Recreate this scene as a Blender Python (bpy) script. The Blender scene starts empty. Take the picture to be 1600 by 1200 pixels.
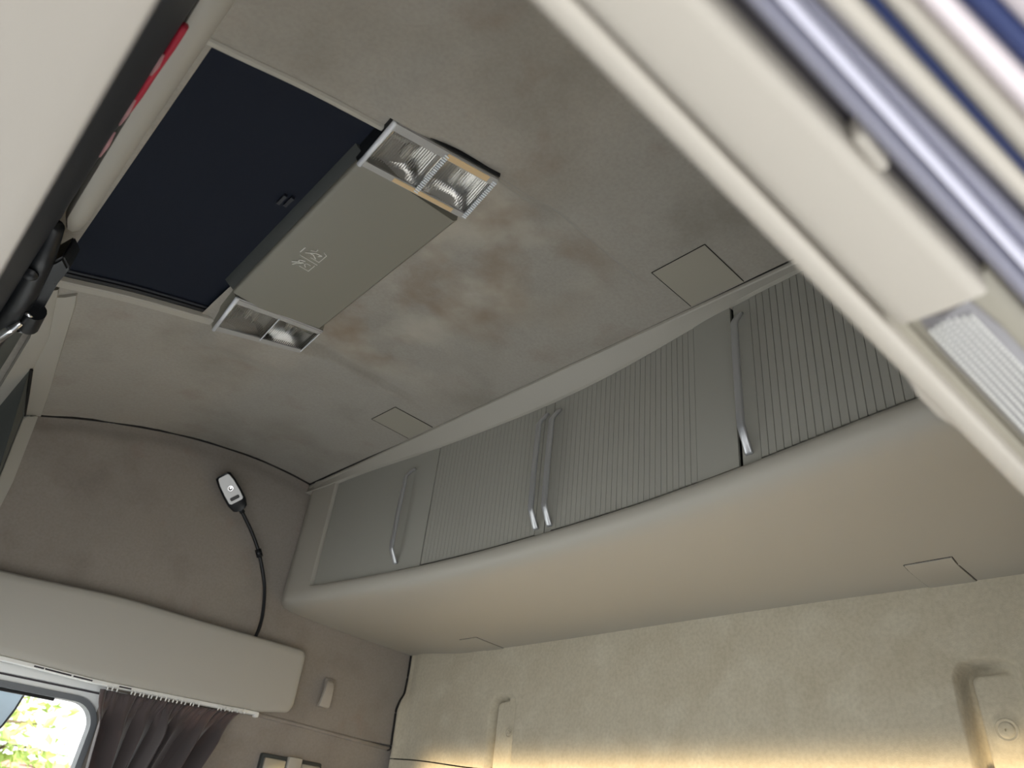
import bpy, bmesh, math, random
from mathutils import Vector, Matrix
random.seed(4)
S = bpy.context.scene
COL = S.collection
# ------------------------------------------------------------------ camera, world, light, exposure
# World axes: +X to the back of the cab, +Y across the cab to its far side, +Z up; metres; the origin is the camera.
cam_d = bpy.data.cameras.new('camera')
cam = bpy.data.objects.new('camera', cam_d); COL.objects.link(cam)
RX = Vector((0.71980266, -0.68601188, 0.10616894))
RY = Vector((0.43478398, 0.32630183, -0.83933903))
RZ = Vector((0.54115342, 0.65031902, 0.53313990))
cam.matrix_world = Matrix(((RX.x, -RY.x, -RZ.x, 0), (RX.y, -RY.y, -RZ.y, 0), (RX.z, -RY.z, -RZ.z, 0), (0, 0, 0, 1)))
cam_d.sensor_width = 36.0
cam_d.lens = 36.0 * 1170.478 / 1600.0
cam_d.clip_start = 0.01
cam_d.dof.use_dof = True
cam_d.dof.focus_distance = 1.55
cam_d.dof.aperture_fstop = 4.6
S.camera = cam

w = bpy.data.worlds.new('overcast_sky'); S.world = w
w.use_nodes = True
nt = w.node_tree; bgn = nt.nodes['Background']
tc = nt.nodes.new('ShaderNodeTexCoord'); sx = nt.nodes.new('ShaderNodeSeparateXYZ')
rp = nt.nodes.new('ShaderNodeValToRGB')
nt.links.new(tc.outputs['Generated'], sx.inputs[0]); nt.links.new(sx.outputs['Z'], rp.inputs[0])
rp.color_ramp.elements[0].position = 0.0; rp.color_ramp.elements[0].color = (1.0, 1.0, 1.0, 1)
rp.color_ramp.elements[1].position = 1.0; rp.color_ramp.elements[1].color = (0.86, 0.93, 1.0, 1)
nt.links.new(rp.outputs[0], bgn.inputs[0]); bgn.inputs[1].default_value = 1.0

S.view_settings.view_transform = 'Standard'
S.view_settings.look = 'None'
S.view_settings.gamma = 1.0
S.view_settings.use_curve_mapping = False
S.view_settings.exposure = 1.72

def light(name, kind, loc, target, energy, color, **kw):
    d = bpy.data.lights.new(name, kind); d.energy = energy; d.color = color
    for k, v in kw.items(): setattr(d, k, v)
    o = bpy.data.objects.new(name, d); COL.objects.link(o); o.location = loc
    o.rotation_euler = (Vector(target) - Vector(loc)).to_track_quat('-Z', 'Y').to_euler()
    return o
sun = light('sun', 'SUN', (-6.0, -3.0, 4.5), (0, 0, 0), 4.0, (1.0, 0.98, 0.95), angle=0.06)
# the bunk reading lamp below the frame, shining warm light up the back wall
light('bunk_lamp', 'AREA', (1.425, 1.10, 0.130), (1.60, 1.10, 0.175), 0.9, (1.0, 0.74, 0.40), shape='RECTANGLE', size=1.8, size_y=0.03, spread=1.6)

# ------------------------------------------------------------------ helpers
def lin(c):
    def f(v):
        v /= 255.0
        return v / 12.92 if v <= 0.04045 else ((v + 0.055) / 1.055) ** 2.4
    return (f(c[0]), f(c[1]), f(c[2]), 1.0)

def mat(name, rgb, rough=0.6, metal=0.0, spec=0.5, grain=0.0, gscale=400.0, stains=(), bump=0.0, bscale=600.0, trans=0.0, ior=1.45, coat=0.0, sheen=0.0):
    """Plain or mottled surface.  stains: (rgb, noise scale, low, high, amount) layers of colour that belong to the thing."""
    m = bpy.data.materials.new(name); m.use_nodes = True
    t = m.node_tree; b = t.nodes['Principled BSDF']
    b.inputs['Base Color'].default_value = lin(rgb)
    b.inputs['Roughness'].default_value = rough
    b.inputs['Metallic'].default_value = metal
    b.inputs['Specular IOR Level'].default_value = spec
    b.inputs['Transmission Weight'].default_value = trans
    b.inputs['IOR'].default_value = ior
    b.inputs['Coat Weight'].default_value = coat
    b.inputs['Sheen Weight'].default_value = sheen
    co = t.nodes.new('ShaderNodeTexCoord').outputs['Object']
    cur = None
    def noise(sc, det=4):
        n = t.nodes.new('ShaderNodeTexNoise'); n.inputs['Scale'].default_value = sc; n.inputs['Detail'].default_value = det
        t.links.new(co, n.inputs['Vector']); return n.outputs['Fac']
    def mix(fac, a, bcol):
        x = t.nodes.new('ShaderNodeMix'); x.data_type = 'RGBA'
        t.links.new(fac, x.inputs[0])
        if isinstance(a, tuple): x.inputs[6].default_value = a
        else: t.links.new(a, x.inputs[6])
        x.inputs[7].default_value = bcol
        return x.outputs[2]
    def remap(fac, lo, hi, amt):
        r = t.nodes.new('ShaderNodeMapRange'); t.links.new(fac, r.inputs[0])
        r.inputs[1].default_value = lo; r.inputs[2].default_value = hi; r.inputs[3].default_value = 0; r.inputs[4].default_value = amt
        return r.outputs[0]
    cur = lin(rgb)
    for (c, sc, lo, hi, amt) in stains:
        cur = mix(remap(noise(sc), lo, hi, amt), cur, lin(c))
    if grain:
        d = tuple(max(0, v - 60) for v in rgb)
        cur = mix(remap(noise(gscale, 2), 0.35, 0.75, grain), cur, lin(d))
    if not isinstance(cur, tuple): t.links.new(cur, b.inputs['Base Color'])
    if bump:
        bn = t.nodes.new('ShaderNodeBump'); bn.inputs['Strength'].default_value = bump; bn.inputs['Distance'].default_value = 0.001
        t.links.new(noise(bscale, 2), bn.inputs['Height']); t.links.new(bn.outputs[0], b.inputs['Normal'])
    m['nodes_co'] = 1
    return m

M = {}
M['liner'] = mat('suede_headliner', (163, 158, 149), 0.95, spec=0.1, sheen=0.15, grain=0.16, gscale=160, bump=0.25, bscale=900,
                 stains=[((134, 127, 117), 5, 0.5, 0.72, 0.6), ((160, 154, 144), 7, 0.5, 0.7, 0.6), ((134, 108, 92), 9, 0.6, 0.8, 0.35)])
M['wall'] = mat('suede_side_wall', (150, 143, 136), 0.95, spec=0.1, sheen=0.15, grain=0.16, gscale=160, bump=0.25, bscale=900,
                stains=[((128, 120, 113), 6, 0.5, 0.72, 0.6), ((152, 146, 137), 8, 0.5, 0.7, 0.5), ((150, 118, 106), 9, 0.64, 0.8, 0.3)])
M['rear'] = mat('needled_felt_rear_wall', (194, 187, 168), 0.97, spec=0.08, sheen=0.2, grain=0.25, gscale=130, bump=0.35, bscale=500,
                stains=[((180, 171, 150), 9, 0.45, 0.75, 0.6), ((208, 203, 186), 14, 0.5, 0.75, 0.6)])
M['plastic'] = mat('moulded_plastic_warm_grey', (174, 170, 160), 0.48, bump=0.08, bscale=1500)
M['pelmet'] = mat('moulded_plastic_pale', (170, 167, 159), 0.55, bump=0.06, bscale=1500)
M['door'] = mat('cabinet_door_grey', (160, 159, 151), 0.55)
M['console'] = mat('console_plastic', (131, 128, 117), 0.45)
M['slot'] = mat('dark_grey_plastic', (62, 65, 64), 0.5)  # dark grey for the console's front strip and the bezel
M['plate'] = mat('cover_plate_plastic', (160, 155, 142), 0.5)
M['cream'] = mat('cream_plastic', (172, 166, 157), 0.5)
M['pale'] = mat('pale_shelf_plastic', (164, 158, 150), 0.5)
M['white'] = mat('white_plastic', (226, 226, 222), 0.4)
M['doorpaint'] = mat('door_frame_plastic', (226, 229, 229), 0.5)
M['black'] = mat('black_plastic', (22, 24, 28), 0.4)
M['blackface'] = mat('black_shelf_front', (24, 28, 38), 0.5)
M['navy'] = mat('navy_seal_rubber', (28, 44, 92), 0.55)
M['seal'] = mat('dark_rubber', (56, 53, 58), 0.7)
M['winseal'] = mat('grey_window_seal', (104, 108, 112), 0.5)
M['seam'] = mat('dark_seam_cord', (34, 32, 30), 0.9)
M['blind'] = mat('navy_blind_fabric', (17, 24, 38), 0.75, spec=0.3)
M['greypanel'] = mat('dark_grey_panel', (96, 100, 98), 0.6)
M['alu'] = mat('satin_silver_paint', (196, 198, 202), 0.3, metal=0.7)
M['chrome'] = mat('chrome', (235, 235, 238), 0.12, metal=1.0)
M['steel'] = mat('silver_grey_strip', (134, 134, 150), 0.4)
M['ridge'] = mat('silver_grey_ridge', (196, 196, 212), 0.35)
M['reflector'] = mat('lamp_reflector', (225, 222, 216), 0.3, metal=1.0)
M['amber'] = mat('amber_reflection_tint', (214, 186, 144), 0.35)  # warm reflection put into the colour
M['lens'] = mat('clear_lens', (245, 245, 245), 0.06, trans=1.0, ior=1.3)
M['lampbody'] = mat('grey_lamp_lens', (124, 122, 126), 0.3)
M['barwhite'] = mat('bright_clear_bar', (236, 240, 246), 0.2, coat=0.6)
M['frost'] = mat('frosted_lamp_lens', (172, 170, 166), 0.25, coat=0.6)
M['bulb'] = mat('bulb_glass', (220, 214, 200), 0.2)
M['print'] = mat('white_print', (214, 212, 205), 0.6)
M['red'] = mat('red_fabric_strip', (172, 36, 58), 0.6)
M['pinkwhite'] = mat('pinkish_white_paint', (208, 198, 202), 0.35)
M['tagpink'] = mat('worn_pink_patch', (176, 132, 134), 0.6)
M['curtain'] = mat('dark_velour_curtain', (78, 70, 70), 0.85, spec=0.2, sheen=0.3, stains=[((122, 96, 88), 6, 0.5, 0.72, 0.6)])
M['silver'] = mat('silver_plastic', (150, 150, 150), 0.35, metal=0.7)
M['glass'] = mat('window_glass', (250, 252, 250), 0.0, trans=1.0, ior=1.02, spec=0.2)
M['tint'] = mat('pale_blue_deflector', (200, 216, 232), 0.2, coat=0.3)
M['leaf'] = mat('yellow_green_leaf', (160, 178, 92), 0.6, stains=[((206, 186, 90), 1.5, 0.5, 0.65, 0.9), ((130, 160, 90), 2.2, 0.5, 0.7, 0.9)])
M['bark'] = mat('bark', (92, 78, 60), 0.9)
M['roof'] = mat('pinkish_roof_tiles', (150, 110, 96), 0.85)
M['render'] = mat('pale_house_render', (206, 190, 150), 0.9)
M['ground'] = mat('pale_concrete', (184, 183, 180), 0.95, grain=0.3, gscale=6)
M['dark'] = mat('dark_interior', (60, 58, 55), 0.9)
M['floor'] = mat('grey_floor_mat', (124, 127, 130), 0.9)
M['sheet'] = mat('bunk_cover', (188, 190, 192), 0.95)

def obj(name, bm, m, parent=None, smooth=False, kind=None, label=None, angle=None):
    me = bpy.data.meshes.new(name); bmesh.ops.recalc_face_normals(bm, faces=bm.faces[:]); bm.to_mesh(me); bm.free()
    me.materials.append(m)
    if smooth or angle is not None:
        for p in me.polygons: p.use_smooth = True
        if angle is not None: me.set_sharp_from_angle(angle=math.radians(angle))
    o = bpy.data.objects.new(name, me); COL.objects.link(o)
    if parent is not None:
        o.parent = parent
        o.matrix_parent_inverse = parent.matrix_world.inverted()
    if kind: o['kind'] = kind
    if label: o['label'] = label
    return o

def tag(o, label, cat, group=None):
    o['label'] = label; o['category'] = cat
    if group: o['group'] = group
    return o

def thing(name, loc, label, cat, group=None):
    o = bpy.data.objects.new(name, None); COL.objects.link(o); o.location = loc; o.empty_display_size = 0.05
    o.matrix_world = Matrix.Translation(loc)
    return tag(o, label, cat, group)

def box_bm(x0, x1, y0, y1, z0, z1, bevel=0.0, seg=2, bm=None):
    own = bm is None
    if own: bm = bmesh.new()
    vs = [bm.verts.new((x, y, z)) for x in (x0, x1) for y in (y0, y1) for z in (z0, z1)]
    fs = [bm.faces.new([vs[i] for i in f]) for f in ((0, 1, 3, 2), (4, 6, 7, 5), (0, 4, 5, 1), (2, 3, 7, 6), (0, 2, 6, 4), (1, 5, 7, 3))]
    if bevel and own:
        bmesh.ops.bevel(bm, geom=bm.edges[:], offset=bevel, segments=seg, affect='EDGES', profile=0.5)
    return bm

def quadsolid(pts, n, th, bm=None, bevel=0.0):
    """polygon pts given a thickness th along n"""
    own = bm is None
    if own: bm = bmesh.new()
    n = Vector(n).normalized() * th
    a = [bm.verts.new(Vector(p)) for p in pts]; b = [bm.verts.new(Vector(p) + n) for p in pts]
    k = len(pts)
    bm.faces.new(a); bm.faces.new(b[::-1])
    for i in range(k): bm.faces.new((a[i], b[i], b[(i + 1) % k], a[(i + 1) % k]))
    if bevel and own:
        bmesh.ops.recalc_face_normals(bm, faces=bm.faces[:])
        bmesh.ops.bevel(bm, geom=bm.edges[:], offset=bevel, segments=2, affect='EDGES')
    return bm

def loft(sections, closed=True, caps=True, bm=None):
    if bm is None: bm = bmesh.new()
    rows = [[bm.verts.new(Vector(p)) for p in s] for s in sections]
    k = len(rows[0])
    for r0, r1 in zip(rows, rows[1:]):
        for i in range(k if closed else k - 1):
            j = (i + 1) % k
            bm.faces.new((r0[i], r0[j], r1[j], r1[i]))
    if caps and closed:
        bm.faces.new(rows[0][::-1]); bm.faces.new(rows[-1])
    return bm

def smooth_path(pts, n=8):
    P = [Vector(p) for p in pts]
    if len(P) < 3: return P
    Q = [P[0] * 2 - P[1]] + P + [P[-1] * 2 - P[-2]]
    out = []
    for i in range(1, len(Q) - 2):
        for k in range(n):
            t = k / n
            a, b, c, d = Q[i - 1], Q[i], Q[i + 1], Q[i + 2]
            out.append(0.5 * ((2 * b) + (c - a) * t + (2 * a - 5 * b + 4 * c - d) * t * t + (3 * b - a - 3 * c + d) * t ** 3))
    out.append(P[-1]); return out

def tube_bm(pts, r, seg=10, sx=1.0, up=None, bm=None, square=False):
    """round (or flat, sx scales one axis) tube along pts; r one radius or a list"""
    P = [Vector(p) for p in pts]; secs = []
    ref = Vector(up) if up else Vector((0, 0, 1))
    for i, p in enumerate(P):
        d = (P[min(i + 1, len(P) - 1)] - P[max(i - 1, 0)]).normalized()
        a = d.cross(ref)
        if a.length < 1e-4: a = d.cross(Vector((1, 0, 0)))
        a.normalize(); b = d.cross(a).normalized()
        rr = r[i] if isinstance(r, (list, tuple)) else r
        sec = []
        for k in range(seg):
            t = 2 * math.pi * (k + 0.5) / seg
            ca, sa = math.cos(t), math.sin(t)
            if square:
                ca = math.copysign(abs(ca) ** 0.45, ca); sa = math.copysign(abs(sa) ** 0.45, sa)
            sec.append(p + a * (ca * rr * sx) + b * (sa * rr))
        secs.append(sec)
    return loft(secs, True, True, bm)

def grid_bm(us, vs, fn, skip=None, bm=None):
    if bm is None: bm = bmesh.new()
    V = [[bm.verts.new(fn(u, v)) for v in vs] for u in us]
    for i in range(len(us) - 1):
        for j in range(len(vs) - 1):
            if skip and skip((us[i] + us[i + 1]) / 2, (vs[j] + vs[j + 1]) / 2): continue
            bm.faces.new((V[i][j], V[i + 1][j], V[i + 1][j + 1], V[i][j + 1]))
    return bm

def lathe_bm(prof, seg=24, origin=(0, 0, 0), axis=(0, 0, 1)):
    """prof: (radius, height along axis)"""
    bm = bmesh.new(); q = Vector(axis).to_track_quat('Z', 'Y'); O = Vector(origin)
    secs = []
    for r, h in prof:
        secs.append([O + q @ Vector((max(r, 1e-5) * math.cos(2 * math.pi * k / seg), max(r, 1e-5) * math.sin(2 * math.pi * k / seg), h)) for k in range(seg)])
    return loft(secs, True, True, bm)

def interp(x, xs, ys):
    if x <= xs[0]: return ys[0]
    for i in range(len(xs) - 1):
        if x <= xs[i + 1]:
            t = (x - xs[i]) / (xs[i + 1] - xs[i]); t = t * t * (3 - 2 * t) * 0.35 + t * 0.65
            return ys[i] + (ys[i + 1] - ys[i]) * t
    return ys[-1]
def lerp(x, T):
    for (a, va), (b, vb) in zip(T, T[1:]):
        if x <= b: return va + (vb - va) * max(0, x - a) / (b - a)
    return T[-1][1]
def sstep(a, b, x):
    t = min(1, max(0, (x - a) / (b - a))); return t * t * (3 - 2 * t)
def span(a, b, step):
    n = max(1, round((b - a) / step)); return [a + (b - a) * i / n for i in range(n + 1)]

# ------------------------------------------------------------------ the shell of the cab
YC = 1.085                      # the middle of the cab
YW = 2.17                       # far side wall
HX0, HX1, HY0, HY1 = 0.057, 0.335, 0.775, 1.505      # roof hatch opening
SEAM = [(0.10, 0.790), (0.19, 0.847), (0.33, 0.898), (0.50, 0.943), (0.64, 0.967), (0.80, 0.980), (0.92, 0.977), (1.01, 0.968), (1.06, 0.964)]
def seam_z(x): return interp(x, [p[0] for p in SEAM], [p[1] for p in SEAM])
def ceil_z(x, y):
    z = sum(interp(x + d, [-0.15, 0.057, 0.20, 0.34, 0.46, 0.60, 0.80, 1.05], [0.80, 0.866, 0.912, 0.945, 0.960, 0.968, 0.964, 0.960]) for d in (-0.05, -0.025, 0, 0.025, 0.05)) / 5
    t = min(1.0, abs(y - YC) / 1.083)
    z -= (z - seam_z(x)) * max(0, (t - 0.35) / 0.65) ** 1.6
    # the liner dips to meet the outer ends of the roof lamps
    z -= 0.021 * sstep(0.66, 0.54, x) * (sstep(0.25, 0.315, x) * sstep(0.55, 0.66, y) * sstep(0.745, 0.725, y) + sstep(0.35, 0.39, x) * sstep(1.44, 1.47, y) * sstep(1.66, 1.56, y))
    # shallow sunk field behind the console, fading out towards the cabinet
    fade = sstep(0.30, 0.50, x) * (1 - sstep(0.84, 0.95, x))
    z += 0.018 * fade * sstep(1.460, 1.449, y) * sstep(0.700, 0.722, y) if fade > 0 else 0
    return z
us = sorted(set([round(u, 4) for u in span(-0.10, HX0, 0.012) + span(HX0, HX1, 0.012) + span(HX1, 1.06, 0.012)]))
vs = sorted(set([round(v, 4) for v in span(0.10, 0.69, 0.02) + span(0.69, HY0, 0.006) + span(HY0, 1.43, 0.02) + span(1.43, HY1, 0.006) + span(HY1, YW - 0.004, 0.02)]))
def in_hatch(u, v): return HX0 < u < HX1 and HY0 < v < HY1
# field with brown stains gets its own colour through a masked material
def liner_material():
    m = M['liner']; t = m.node_tree; b = t.nodes['Principled BSDF']
    src = b.inputs['Base Color'].links[0].from_socket
    tcn = t.nodes.new('ShaderNodeTexCoord'); sp = t.nodes.new('ShaderNodeSeparateXYZ'); t.links.new(tcn.outputs['Object'], sp.inputs[0])
    def mr(sock, a, c):
        r = t.nodes.new('ShaderNodeMapRange'); r.interpolation_type = 'SMOOTHSTEP'; t.links.new(sock, r.inputs[0]); r.inputs[1].default_value = a; r.inputs[2].default_value = c
        return r.outputs[0]
    def mul(a, c):
        n = t.nodes.new('ShaderNodeMath'); n.operation = 'MULTIPLY'; t.links.new(a, n.inputs[0]); t.links.new(c, n.inputs[1]); return n.outputs[0]
    mask = mul(mul(mr(sp.outputs['X'], 0.46, 0.54), mr(sp.outputs['X'], 0.96, 0.70)), mul(mr(sp.outputs['Y'], 0.66, 0.78), mr(sp.outputs['Y'], 1.47, 1.40)))
    def layer(src, rgb, sc, lo, hi, amt, seed):
        n = t.nodes.new('ShaderNodeTexNoise'); n.noise_dimensions = '4D'; n.inputs['W'].default_value = seed
        n.inputs['Scale'].default_value = sc; n.inputs['Detail'].default_value = 5; t.links.new(tcn.outputs['Object'], n.inputs['Vector'])
        r = t.nodes.new('ShaderNodeMapRange'); t.links.new(n.outputs['Fac'], r.inputs[0])
        r.inputs[1].default_value = lo; r.inputs[2].default_value = hi; r.inputs[4].default_value = amt
        x = t.nodes.new('ShaderNodeMix'); x.data_type = 'RGBA'; t.links.new(mul(r.outputs[0], mask), x.inputs[0]); t.links.new(src, x.inputs[6]); x.inputs[7].default_value = lin(rgb)
        return x.outputs[2]
    src = layer(src, (184, 177, 163), 6, 0.42, 0.62, 0.85, 1.0)
    src = layer(src, (136, 116, 97), 7, 0.47, 0.70, 0.8, 5.0)
    t.links.new(src, b.inputs['Base Color'])
liner_material()
ceiling = obj('ceiling', grid_bm(us, vs, lambda u, v: (u, v, ceil_z(u, v)), in_hatch), M['liner'], smooth=True, kind='structure')

# far side wall (image left)
def wall_pt(x, t):
    top = ceil_z(x, YW - 0.004) - 0.003
    z = 0.262 + (top - 0.262) * t
    d = top - z
    y = YW - 0.010 * sstep(0.012, 0.05, d) * sstep(0.30, 0.10, d)
    return (x, y, z)
wall_left = obj('wall_left', grid_bm(span(0.19, 1.53, 0.02), span(0, 1, 0.02), wall_pt), M['wall'], smooth=True, kind='structure')
low = [(x, y, z) for x, y, z in ()]
obj('lower_wall_panel', grid_bm(span(0.62, 1.53, 0.04), span(0, 1, 0.05),
    lambda x, t: (x, YW + 0.004 + 0.016 * sstep(0, 0.06, t) , 0.272 - 0.012 * (x - 0.98) / 0.52 * 1.2 - 0.75 * t)), M['wall'], wall_left, smooth=True)
obj('ledge_bead', tube_bm([(0.62, YW + 0.002, 0.270), (0.98, YW, 0.268), (1.13, YW, 0.265), (1.35, YW, 0.257), (1.52, YW, 0.250)], 0.006, 8), M['wall'], wall_left, smooth=True)
obj('seam_cord', tube_bm(smooth_path([(x, YW - 0.002, ceil_z(x, YW - 0.004) - 0.0025) for x, z in SEAM[1:]], 4), 0.0032, 6), M['seam'], wall_left, smooth=True)

# rear wall with its pressed recesses
def rr(y, z, y0, y1, z0, z1, r):
    cx, cz = (y0 + y1) / 2, (z0 + z1) / 2; hx, hz = (y1 - y0) / 2 - r, (z1 - z0) / 2 - r
    qx, qz = abs(y - cx) - hx, abs(z - cz) - hz
    return math.hypot(max(qx, 0), max(qz, 0)) + min(max(qx, qz), 0) - r
XR = 1.51
XE = [(-0.6, 1.504), (0.253, 1.504), (0.300, 1.502), (0.365, 1.500), (0.395, 1.508), (0.419, 1.520), (0.47, 1.523), (0.545, 1.521)]
def rear_pt(y, z):
    sl = (0.382 - z)
    d1 = rr(y, z, 1.628, 1.727, 0.00, 0.388, 0.030)
    d2 = rr(y + sl * 0.04, z, 0.392, 0.498, -0.10, 0.382, 0.034)
    x = XR + 0.014 * sstep(0.004, -0.008, d1) + 0.020 * sstep(0.004, -0.010, d2)
    x += 0.030 * sstep(0.001, -0.003, d1) * sstep(-0.015, -0.010, d1) * sstep(1.66, 1.70, y) + 0.034 * sstep(0.002, -0.004, d2) * sstep(-0.024, -0.014, d2) * sstep(0.40, 0.46, y)
    x += 0.004 * math.sin(y * 5.1) * sstep(0.30, 0.5, z)
    xe = lerp(z, XE) - 0.004
    x += (xe - x) * sstep(0.07, 0.0, 2.165 - y) - 0.006 * sstep(0.03, 0.012, 2.165 - y) * sstep(0.0, 0.012, 2.165 - y)         # rolled far edge
    for (cy, cz, r) in ((1.652, 0.290, 0.014), (0.436, 0.270, 0.024)):
        q = math.hypot(y - cy, z - cz); x -= 0.004 * sstep(r + 0.004, r - 0.004, q)
    return (x, y, z)
ys = sorted(set(round(v, 4) for v in span(0.10, 0.36, 0.02) + span(0.36, 0.53, 0.004) + span(0.53, 1.60, 0.02) + span(1.60, 1.75, 0.004) + span(1.75, 2.10, 0.02) + span(2.10, 2.165, 0.006)))
zs = sorted(set(round(v, 4) for v in span(0.200, 0.31, 0.006) + span(0.31, 0.42, 0.004) + span(0.42, 0.56, 0.02)))
def rear_up(y, z):
    k = 0.026 * sstep(1.66, 2.14, y) * max(0, (0.30 - z) / 0.10)
    return rear_pt(y, z + k)
wall_rear = obj('wall_rear', grid_bm(ys, zs, rear_up), M['rear'], smooth=True, kind='structure')
obj('lower_panel', grid_bm(ys, span(-0.55, 0.190, 0.01) + [0.1965], lambda y, z: (lambda k: rear_pt(y, z + k))(0.026 * sstep(1.66, 2.14, y) * sstep(0.0, 0.2, z))), M['rear'], wall_rear, smooth=True)
obj('panel_joint', loft([[(XR + 0.024, y, 0.192 + 0.026 * sstep(1.66, 2.14, y)), (XR + 0.024, y, 0.205 + 0.026 * sstep(1.66, 2.14, y)), (XR + 0.034, y, 0.205 + 0.026 * sstep(1.66, 2.14, y)), (XR + 0.034, y, 0.192 + 0.026 * sstep(1.66, 2.14, y))] for y in span(0.1, 2.15, 0.05)]), M['seam'], wall_rear)
for (cy, cz, s) in ((1.652, 0.290, 0.55), (0.436, 0.270, 1.0)):
    xb = XR + (0.014 if s < 1 else 0.020) - 0.004
    obj('button', lathe_bm([(0.019 * s, 0.0), (0.019 * s, 0.002), (0.017 * s, 0.003), (0.0135 * s, 0.0015), (0.012 * s, 0.0035), (0.010 * s, 0.0045), (0.0025 * s, 0.0045), (0.002 * s, 0.002)], 28, (xb + 0.001, cy, cz), (-1, 0, 0)), M['rear'], wall_rear, angle=35)
obj('corner_cord', tube_bm(smooth_path([(lerp(z, XE) - 0.0075, 2.166, z) for z in (0.545, 0.50, 0.46, 0.42, 0.395, 0.365, 0.33, 0.29, 0.255)] + [(1.486, 2.168, 0.247)], 6), 0.0032, 8), M['seam'], wall_left, smooth=True)

# the parts of the shell outside the frame that keep the daylight out
obj('roof_shell', box_bm(-0.75, 1.62, 0.02, 2.32, 1.03, 1.05), M['white'], kind='structure')
obj('wall_front', box_bm(-0.78, -0.74, 0.02, 2.32, 0.26, 1.05), M['white'], kind='structure')
obj('wall_right', box_bm(-0.75, 1.62, 0.07, 0.10, 0.31, 1.03), M['wall'], kind='structure')
bm = box_bm(0.70, 1.62, 0.04, 0.08, -1.35, 0.30); obj('trim_1', bm, M['wall'], kind='structure')
obj('trim_2', box_bm(1.60, 1.66, 0.04, 2.32, -1.35, 1.03), M['dark'], kind='structure')
bm = box_bm(-0.75, 0.60, 2.30, 2.32, 0.30, 1.03); box_bm(0.85, 1.60, 2.30, 2.32, -1.35, 1.03, bm=bm)
obj('trim_3', bm, M['white'], kind='structure')
obj('floor', box_bm(-0.95, 1.60, 0.0, 2.30, -1.40, -1.35), M['floor'], kind='structure')
obj('trim_4', box_bm(-0.98, -0.92, 0.0, 2.30, -1.40, -0.45), M['dark'], kind='structure')
b = obj('bunk', box_bm(0.80, 1.50, 0.10, 2.14, -0.62, -0.45, 0.04, 3), M['sheet'], angle=40)
tag(b, 'pale bunk mattress along the back wall, below the frame', 'bed')

# ------------------------------------------------------------------ rear overhead cabinet
cab = thing('overhead_cabinet', (1.25, YC, 0.52), 'long grey overhead cabinet with ribbed doors across the back wall', 'cabinet')
def xf(y): return 1.05 - 0.05 * ((y - 1.08) / 1.07) ** 2
ZB = [(0.1, 0.632), (0.34, 0.626), (0.45, 0.619), (0.61, 0.607), (0.83, 0.595), (1.10, 0.590), (1.30, 0.588), (1.52, 0.590), (1.75, 0.597), (2.0, 0.607), (2.17, 0.612)]
ZT = [(0.1, 0.960), (0.5, 0.959), (0.61, 0.957), (0.70, 0.950), (0.84, 0.933), (0.97, 0.922), (1.13, 0.917), (1.29, 0.919), (1.49, 0.923), (1.61, 0.927), (1.775, 0.934), (1.9, 0.936), (2.0, 0.931), (2.17, 0.931)]
def zb(y): return sum(lerp(y + d, ZB) for d in (-0.06, -0.03, 0, 0.03, 0.06)) / 5
def zt(y): return sum(lerp(y + d, ZT) for d in (-0.06, -0.03, 0, 0.03, 0.06)) / 5
DY0, DY1 = 0.17, 2.005            # door field
def body_sec(y):
    f = xf(y); b0 = zb(y); t0 = zt(y)
    # bottom lip, nose and underside
    e = sstep(2.04, 2.155, y)     # far end: nose rounds off towards the wall
    return f, b0, t0, e
bm = bmesh.new()
# lower body: lip below the doors, rounded nose, underside sloping back to the wall
def low_prof(y):
    f, b0, t0, e = body_sec(y)
    zr = 0.520 + 0.018 * sstep(1.85, 2.15, y)
    k = 1 if y > DY1 - 0.001 else 0
    q = sstep(DY1 - 0.10, DY1 + 0.02, y); rr_ = 0.018 * sstep(2.120, 2.168, y); f += rr_ * k
    m0, m1 = 0.010 - 0.0028 * q, 0.004 - 0.001 * q
    nose = [(f - 0.0068 if k else f + 0.016, b0 - 0.001), (f - 0.0072 if k else f - 0.002, b0 - 0.001), (f - 0.0078, b0 - 0.004), (f - m0, b0 - 0.012), (f - m0, b0 - 0.024), (f - m1, b0 - 0.036),
            (f + 0.010, b0 - 0.045), (f + 0.030, b0 - 0.050), (f + 0.070, b0 - 0.054), (f + 0.16, b0 - 0.060), (f + 0.28, b0 - 0.066), (1.43, zr + 0.004), (1.525, zr)]
    return [(x + 0.0 * e, y, z) for x, z in nose]
loft([low_prof(y) for y in span(0.10, DY1 - 0.0015, 0.03) + span(DY1, 2.168, 0.015)], closed=False, caps=False, bm=bm)
# far end plate beside the first door
def end_prof(y):
    f = xf(y)
    zz = [zb(y) - 0.002 + (0.962 - zb(y) + 0.002) * k / 8 for k in range(9)]
    r = 0.018 * sstep(2.120, 2.168, y)
    return [(f - 0.007 + r - 0.018 * (0.35 - abs(k / 8 - 0.5)) * 0, y, z) for k, z in enumerate(zz)]
loft([[(xf(DY1) + 0.016, DY1, p[2]) for p in end_prof(DY1)]] + [end_prof(y) for y in span(DY1, 2.168, 0.015)], closed=False, caps=False, bm=bm)
bmesh.ops.remove_doubles(bm, verts=bm.verts[:], dist=0.0022)
obj('body', bm, M['plastic'], cab, angle=60)
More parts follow.
